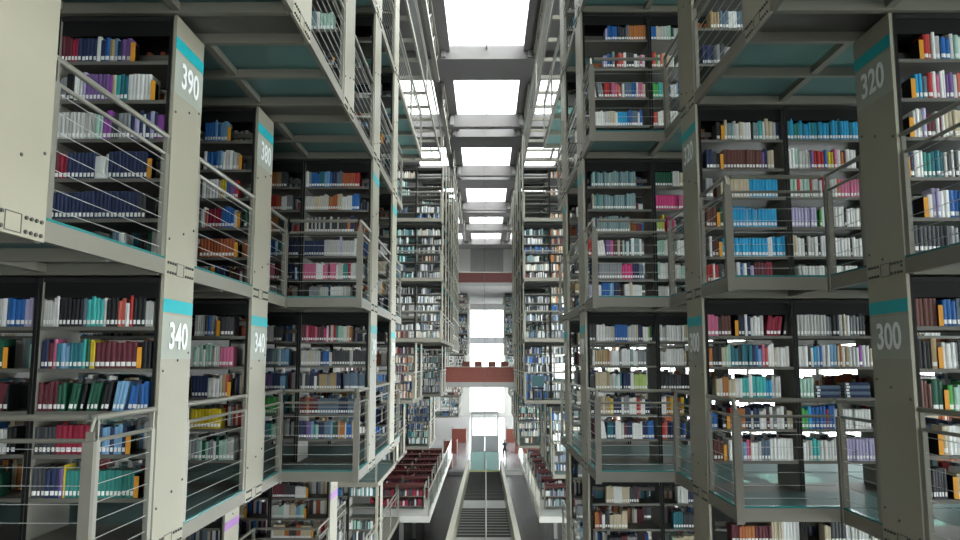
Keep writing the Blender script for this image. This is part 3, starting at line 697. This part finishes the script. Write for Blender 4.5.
# ------------------------------------------------------------------ lower slabs with low bookcases, beyond the gap
def reading_slab(side):
    sg = -1 if side == 'left' else 1; z = zt(-2); xi = -2.38 if side == 'left' else 2.25
    t = empty('reading_platform', (xi, 33, z - .25), 'pale platform slab jutting over the dark hall floor on the %s' % side, 'platform')
    MB().box(min(0, sg * 6), max(0, sg * 6), 0, 22, 0, .25, M['slab']).build('slab', t)
    for q in range(4): MB().box(sg * 1.3 - .09, sg * 1.3 + .09, 1 + q * 6, 1.18 + q * 6, GZ - z + .25, 0, M['conc']).build('column', t)
    g = empty('glass_balustrade', (xi + sg * .05, 33.1, z), 'clear glass balustrade edging the pale platform on the %s' % side, 'balustrade')
    MB().box(-.01, .01, 0, 21.5, .05, .95, M['clear']).build('glass_panel', g); MB().tube((0, 0, 1.0), (0, 21.5, 1.0), .025, M['rail'], 6).build('top_rail', g)
    for q in range(8): MB().box(-.025, .025, q * 3, q * 3 + .05, 0, 1.0, M['rail']).build('post', g)
    lb = MB()
    r = random.Random(4 if side == 'left' else 9)
    n = 0
    for i in range(7):
        y = 34.6 + i * 2.3
        for u in range(2):
            x0 = xi + sg * (.35 + u * 1.25); xa = min(x0, x0 + sg * 1.2)
            o = empty('low_bookcase', (xa, y, z), 'low bookcase on the pale %s platform, %s row back, %s from the edge' % (side, ORDS[i], ORDS[u]), 'bookcase')
            MB().box(0, .03, 0, .6, 0, 1.0, M['beam']).build('side_panel', o); MB().box(1.17, 1.2, 0, .6, 0, 1.0, M['beam']).build('side_panel', o)
            for sz in (.1, .53, .97): MB().box(.031, 1.169, .0, .6, sz, sz + .03, M['redbrown' if sz > .9 else 'shelf']).build('shelf', o)
            MB().box(.031, 1.169, .29, .31, .131, 1.069, M['redbrown']).build('back_panel', o)
            for sz in (.131, .561):
                x = xa + .06
                while x < xa + 1.1:
                    th = r.uniform(.04, .09); lb.box(x, x + th - .004, y + .03, y + .25, z + sz, z + sz + r.uniform(.2, .33), bmat(r.choice(['cr', 'cr', 'ma', 'dk', 'gw', 'ma', 'bk'] if side == 'left' else ['gw', 'gt', 'ma', 'dk', 'sl', 'gy']))); x += th
    tag(lb.build('platform_books'), 'small books on the low bookcases of the %s platform' % side, 'books', None, 'stuff')
reading_slab('left'); reading_slab('right')
# lower walkway in front of the left slab, with railing
def lower_walk():
    z = zt(-2); e = -3.63
    t = empty('walkway_deck', (e, 17, z - .2), 'low pale walkway deck leading to the left platform slab', 'walkway deck')
    MB().box(-5, 0, 0, 15.9, 0, .2, M['beam']).build('deck_plate', t)
    for q, (y0, y1) in enumerate(((17.2, 22.2), (22.4, 27.4), (27.6, 32.8))):
        railing((e - .05, y0), (e - .05, y1), z, 'slanting-looking cable railing on the low left walkway, %s stretch' % ORDS[q], cables=5)
    z = zt(-1)
    t = empty('walkway_deck', (-3.6, 26, z - .15), 'small balcony deck above the low left walkway', 'walkway deck')
    MB().box(-3.4, 0, 0, .06, 0, .15, M['beam']).build('front_beam', t); MB().box(-.06, 0, .06, 4.7, 0, .15, M['beam']).build('edge_beam', t)
    MB().box(-3.4, -.06, .06, 4.7, .12, .15, M['deckglass']).build('glass_panel', t)
    MB().box(-.08, 0, -.0, .08, -2.3, 0, M['plate']).build('post', t)
    railing((-6.8, 26.1), (-3.65, 26.1), z, 'front railing of the small balcony above the low left walkway', cables=5)
    r = random.Random(77); fb = MB()
    global FAR; FAR = fb
    for u in range(2):
        x0 = -3.66 - (u + 1) * U
        o = bpy.data.objects.new('bookcase', FCM); C.objects.link(o); o.location = (x0 + .003, 27.0, zt(-2))
        tag(o, 'bookcase under the small low left balcony, %s from the nave' % ORDS[u], 'bookcase')
        far_books(x0, 27.0, zt(-2), r)
    tag(fb.build('balcony_books'), 'books in the bookcases under the small low left balcony', 'books', None, 'stuff')
lower_walk()
# ------------------------------------------------------------------ stepped stair in the hall
def stair():
    y0, y1 = 28.5, 66.0; zs, ze = -7.35, GZ + .04; xc = -.1
    t = empty('hall_stair', (xc, y0, GZ), 'broad dark stair with pale side walls in the middle of the hall', 'stair')
    hw = 1.2
    def zz(y): return zs + (ze - zs) * (y - y0) / (y1 - y0) - GZ
    cuts = [(28.5, 34.0, 1)] + [(34 + i * .78, 34 + (i + 1) * .78, 0) for i in range(11)] + [(42.58, 45.6, 1)] + [(45.6 + i * 1.5, 45.6 + (i + 1) * 1.5, 0) for i in range(11)]
    for ya, yb, land in cuts:
        zc = zz(yb)
        m = MB().box(-hw, hw, ya - y0, yb - y0 - .001, 0, zc, M['conc'] if land else M['step'])
        if not land: m.box(-hw, hw, ya - y0 + .001, ya - y0 + (yb - ya) * .22, zc, zc + .012, M['nosing'])
        m.build('step', t)
    for sg in (-1, 1):
        xa, xb = (-hw - .22, -hw - .001) if sg < 0 else (hw + .001, hw + .22); L = 63.0 - y0
        MB().hexa([(xa, -.5, 0), (xb, -.5, 0), (xb, L, 0), (xa, L, 0), (xa, -.5, zz(y0) + .75), (xb, -.5, zz(y0) + .75), (xb, L, 1.0), (xa, L, 1.0)], M['plate']).build('side_wall', t)
    L = 62.0 - y0
    m = MB().tube((.1, 3, zz(31.5) + .9), (.1, L, zz(62) + .9), .03, M['nosing'], 6)
    for q in range(7): m.tube((.1, 3 + q * 4.9, zz(y0 + 3 + q * 4.9) - .2), (.1, 3 + q * 4.9, zz(y0 + 3 + q * 4.9) + .9), .03, M['nosing'], 6)
    m.build('handrail', t)
    MB().box(-hw, hw, 62.1 - y0, 63.4 - y0, 0, .16, M['yellow']).build('tactile_strip', t)
stair()
for sn, xa, xb in (('left', -2.9, -1.55), ('right', 1.35, 2.9)):
    t = MB().box(0, xb - xa, 0, 1.2, 0, .25, M['ta'] if 'ta' in M else M['conc']).build('floor_step', None, (xa, 61.8, GZ))
    tag(t, 'low pale brown step where the dark floor meets the bright floor, %s of the stair' % sn, 'step')
g = empty('glass_balustrade', (-.1, 63.7, GZ), 'teal glass balustrade at the head of the hall stair before the lift', 'balustrade')
MB().box(-1.15, 1.15, 0, .03, .05, 1.6, M['tealglass']).build('glass_panel', g); MB().tube((-1.15, .015, 1.62), (1.15, .015, 1.62), .03, M['rail'], 6).build('top_rail', g)
for x in (-1.15, 0, 1.15): MB().box(x - .03, x + .03, -.03, 0, 0, 1.6, M['rail']).build('post', g)
def lift():
    t = empty('glass_lift', (-.1, 70, GZ), 'glass and metal lift shaft at the end of the hall stair', 'lift')
    w, h = 1.25, 4.3
    for x in (-w, w - .1):
        for y in (0, 2.2): MB().box(x, x + .1, y, y + .1, 0, h, M['lift']).build('post', t)
    for z in (0, 2.2, h - .1): MB().box(-w + .101, w - .101, 0, .1, z, z + .1, M['lift']).build('cross_bar', t)
    MB().box(-w + .101, -.02, .03, .06, .101, 2.199, M['lift']).build('door', t); MB().box(.02, w - .101, .03, .06, .101, 2.199, M['lift']).build('door', t)
    m = MB()
    for i in range(5): m.box(-w + .101 + i * .46, -w + .53 + i * .46, .04, .06, 2.301, h - .101, M['clear'])
    m.build('glass_panel', t)
    MB().box(-w, w, .0, 2.3, h, h + .12, M['lift']).build('roof', t)
lift()
# person standing beside the lift
def person(x, y, z, label):
    me = bpy.data.meshes.new('person'); B = {}
    pts = [('hip', (0, 0, .92), .14), ('waist', (0, 0, 1.1), .125), ('chest', (0, .01, 1.32), .155), ('neck', (0, 0, 1.47), .055), ('head', (0, -.01, 1.6), .1), ('crown', (0, 0, 1.7), .07),
           ('lh', (-.1, 0, .86), .1), ('lk', (-.12, -.02, .48), .065), ('la', (-.13, .02, .08), .045), ('lt', (-.14, -.12, .03), .035),
           ('rh', (.1, 0, .86), .1), ('rk', (.12, -.04, .48), .065), ('ra', (.13, .02, .08), .045), ('rt', (.14, -.12, .03), .035),
           ('ls', (-.19, .01, 1.4), .065), ('le', (-.25, .03, 1.12), .045), ('lw', (-.24, -.04, .86), .034), ('lf', (-.24, -.05, .76), .03),
           ('rs', (.19, .01, 1.4), .065), ('re', (.25, .03, 1.12), .045), ('rw', (.24, -.04, .86), .034), ('rf', (.24, -.05, .76), .03)]
    idx = {p[0]: i for i, p in enumerate(pts)}
    ed = ['hip-waist', 'waist-chest', 'chest-neck', 'neck-head', 'head-crown', 'hip-lh', 'lh-lk', 'lk-la', 'la-lt', 'hip-rh', 'rh-rk', 'rk-ra', 'ra-rt', 'chest-ls', 'ls-le', 'le-lw', 'lw-lf', 'chest-rs', 'rs-re', 're-rw', 'rw-rf']
    me.from_pydata([p[1] for p in pts], [tuple(idx[q] for q in e.split('-')) for e in ed], []); me.update()
    o = bpy.data.objects.new('person', me); C.objects.link(o); o.location = (x, y, z)
    sk = o.modifiers.new('skin', 'SKIN'); su = o.modifiers.new('sub', 'SUBSURF'); su.levels = 1; su.render_levels = 2
    for i, p in enumerate(pts):
        v = me.skin_vertices[0].data[i]; v.radius = (p[2], p[2]); v.use_root = p[0] == 'hip'
    me.materials.append(M['cloth']); tag(o, label, 'person')
    hm = MB(); hm.tube((0, .01, 1.63), (0, .02, 1.74), .095, M['hair'], 10); hm.build('hair', o)
    fm = MB(); fm.box(-.05, .05, -.115, -.09, 1.53, 1.66, M['skin']); fm.box(-.012, .012, -.135, -.115, 1.58, 1.62, M['skin']); fm.build('face', o)
person(1.75, 72.0, GZ, 'person in dark clothes standing on the bright hall floor right of the lift')
# ------------------------------------------------------------------ bridges across the nave
def bridge(y, z, x0, x1, hgt, dep, m, label, solid=True):
    t = empty('footbridge', (0, y, z - .4), label, 'bridge')
    MB().box(x0, x1, 0, dep, 0, .4, M['conc']).build('slab', t)
    MB().box(x0, x1, 0, .12, .401, .4 + hgt, m).build('parapet', t)
    MB().tube((x0, .06, .4 + hgt + .03), (x1, .06, .4 + hgt + .03), .03, M['rail'], 6).build('handrail', t)
bridge(60, -1.62, -3.24, 2.75, 1.15, 4.5, M['redwood'], 'bridge with red wooden parapet crossing the nave at the camera level')
bridge(84, 8.7, -3.1, 3.8, 1.1, 26, M['redbrown'], 'upper bridge with dark red parapet high across the nave')
# desks on the red bridge and chairs
for i, x in enumerate((-1.6, -.6, .5, 1.5)):
    t = empty('reading_desk', (x, 61.2, -1.62), 'brown reading desk behind the red parapet, %s from the left' % ORDS[i], 'desk')
    MB().box(-.38, .38, -.3, .25, .72, .76, M['redwood']).build('desk_top', t)
    for sx_ in (-.34, .3): MB().box(sx_, sx_ + .04, -.28, .24, 0, .719, M['redwood']).build('side_panel', t)
    MB().box(-.3, .3, .251, .3, 0, 1.6, M['redwood']).build('screen_panel', t)
# red brown carrels on the hall floor
for i, (x, y, w, d, h) in enumerate(((-3.35, 66, .9, 2.2, 1.0), (3.7, 66, .9, 2.2, 1.0), (-3.0, 86, 1.6, 3, 1.5), (3.1, 86, 1.6, 3, 1.5), (-3.5, 76, 1.3, 2, 1.2), (3.6, 76, 1.3, 2, 1.2))):
    t = empty('study_carrel', (x, y, GZ), 'red-brown study carrel on the hall floor, %s row, %s of the lift' % (['front', 'back', 'middle'][i // 2], ['left', 'right'][i % 2]), 'carrel')
    MB().box(-w / 2, w / 2, 0, .06, 0, h, M['redwood']).build('front_panel', t)
    MB().box(-w / 2, -w / 2 + .06, .061, d, 0, h, M['redwood']).build('side_panel', t); MB().box(w / 2 - .06, w / 2, .061, d, 0, h, M['redwood']).build('side_panel', t)
    MB().box(-w / 2 + .061, w / 2 - .061, .4, d, .72, .76, M['slab']).build('desk_top', t)
# hung rod in the middle of the nave
cab = MB().tube((-.1, 56.8, -4.6), (-.1, 56.8, H - 1.0), .012, M['bolt'], 6).build('hanging_cable')
tag(cab, 'thin dark cable hanging down the middle of the nave', 'cable')
# chair in the right middle stack
def chair(x, y, z, label):
    t = empty('chair', (x, y, z), label, 'chair')
    MB().box(-.24, .24, -.24, .24, .44, .5, M['black']).build('seat', t); MB().box(-.24, .24, -.26, -.22, .55, .98, M['chairteal']).build('backrest', t)
    for a in (-.2, .17):
        for b in (-.24, .2): MB().box(a, a + .035, b, b + .035, 0, .439, M['black']).build('leg', t)
chair(2.1, 31.05, zt(0), 'dark chair with teal backrest on the right middle stack deck')
# ------------------------------------------------------------------ light
def world():
    w = bpy.data.worlds.new('sky'); bpy.context.scene.world = w; w.use_nodes = True; nt = w.node_tree; nt.nodes.clear()
    o = nt.nodes.new('ShaderNodeOutputWorld'); bg = nt.nodes.new('ShaderNodeBackground')
    tc = nt.nodes.new('ShaderNodeTexCoord')
    dp = nt.nodes.new('ShaderNodeVectorMath'); dp.operation = 'DOT_PRODUCT'
    dp.inputs[1].default_value = Vector((.9, .0, .5)).normalized()
    mr = nt.nodes.new('ShaderNodeMapRange'); mr.inputs['From Min'].default_value = -.6; mr.inputs['From Max'].default_value = 1
    mr.inputs['To Min'].default_value = .15; mr.inputs['To Max'].default_value = 8
    nt.links.new(tc.outputs['Generated'], dp.inputs[0]); nt.links.new(dp.outputs['Value'], mr.inputs['Value'])
    bg.inputs['Color'].default_value = (.95, .98, 1.0, 1)
    nt.links.new(mr.outputs[0], bg.inputs['Strength']); nt.links.new(bg.outputs[0], o.inputs[0])
world()
sc = bpy.context.scene
sc.view_settings.view_transform = 'Standard'; sc.view_settings.look = 'None'; sc.view_settings.gamma = 1; sc.view_settings.exposure = 1.5
sc.view_settings.use_curve_mapping = False
sc.cycles.max_bounces = 8; sc.cycles.diffuse_bounces = 5; sc.cycles.transparent_max_bounces = 16
sc.cycles.use_denoising = True
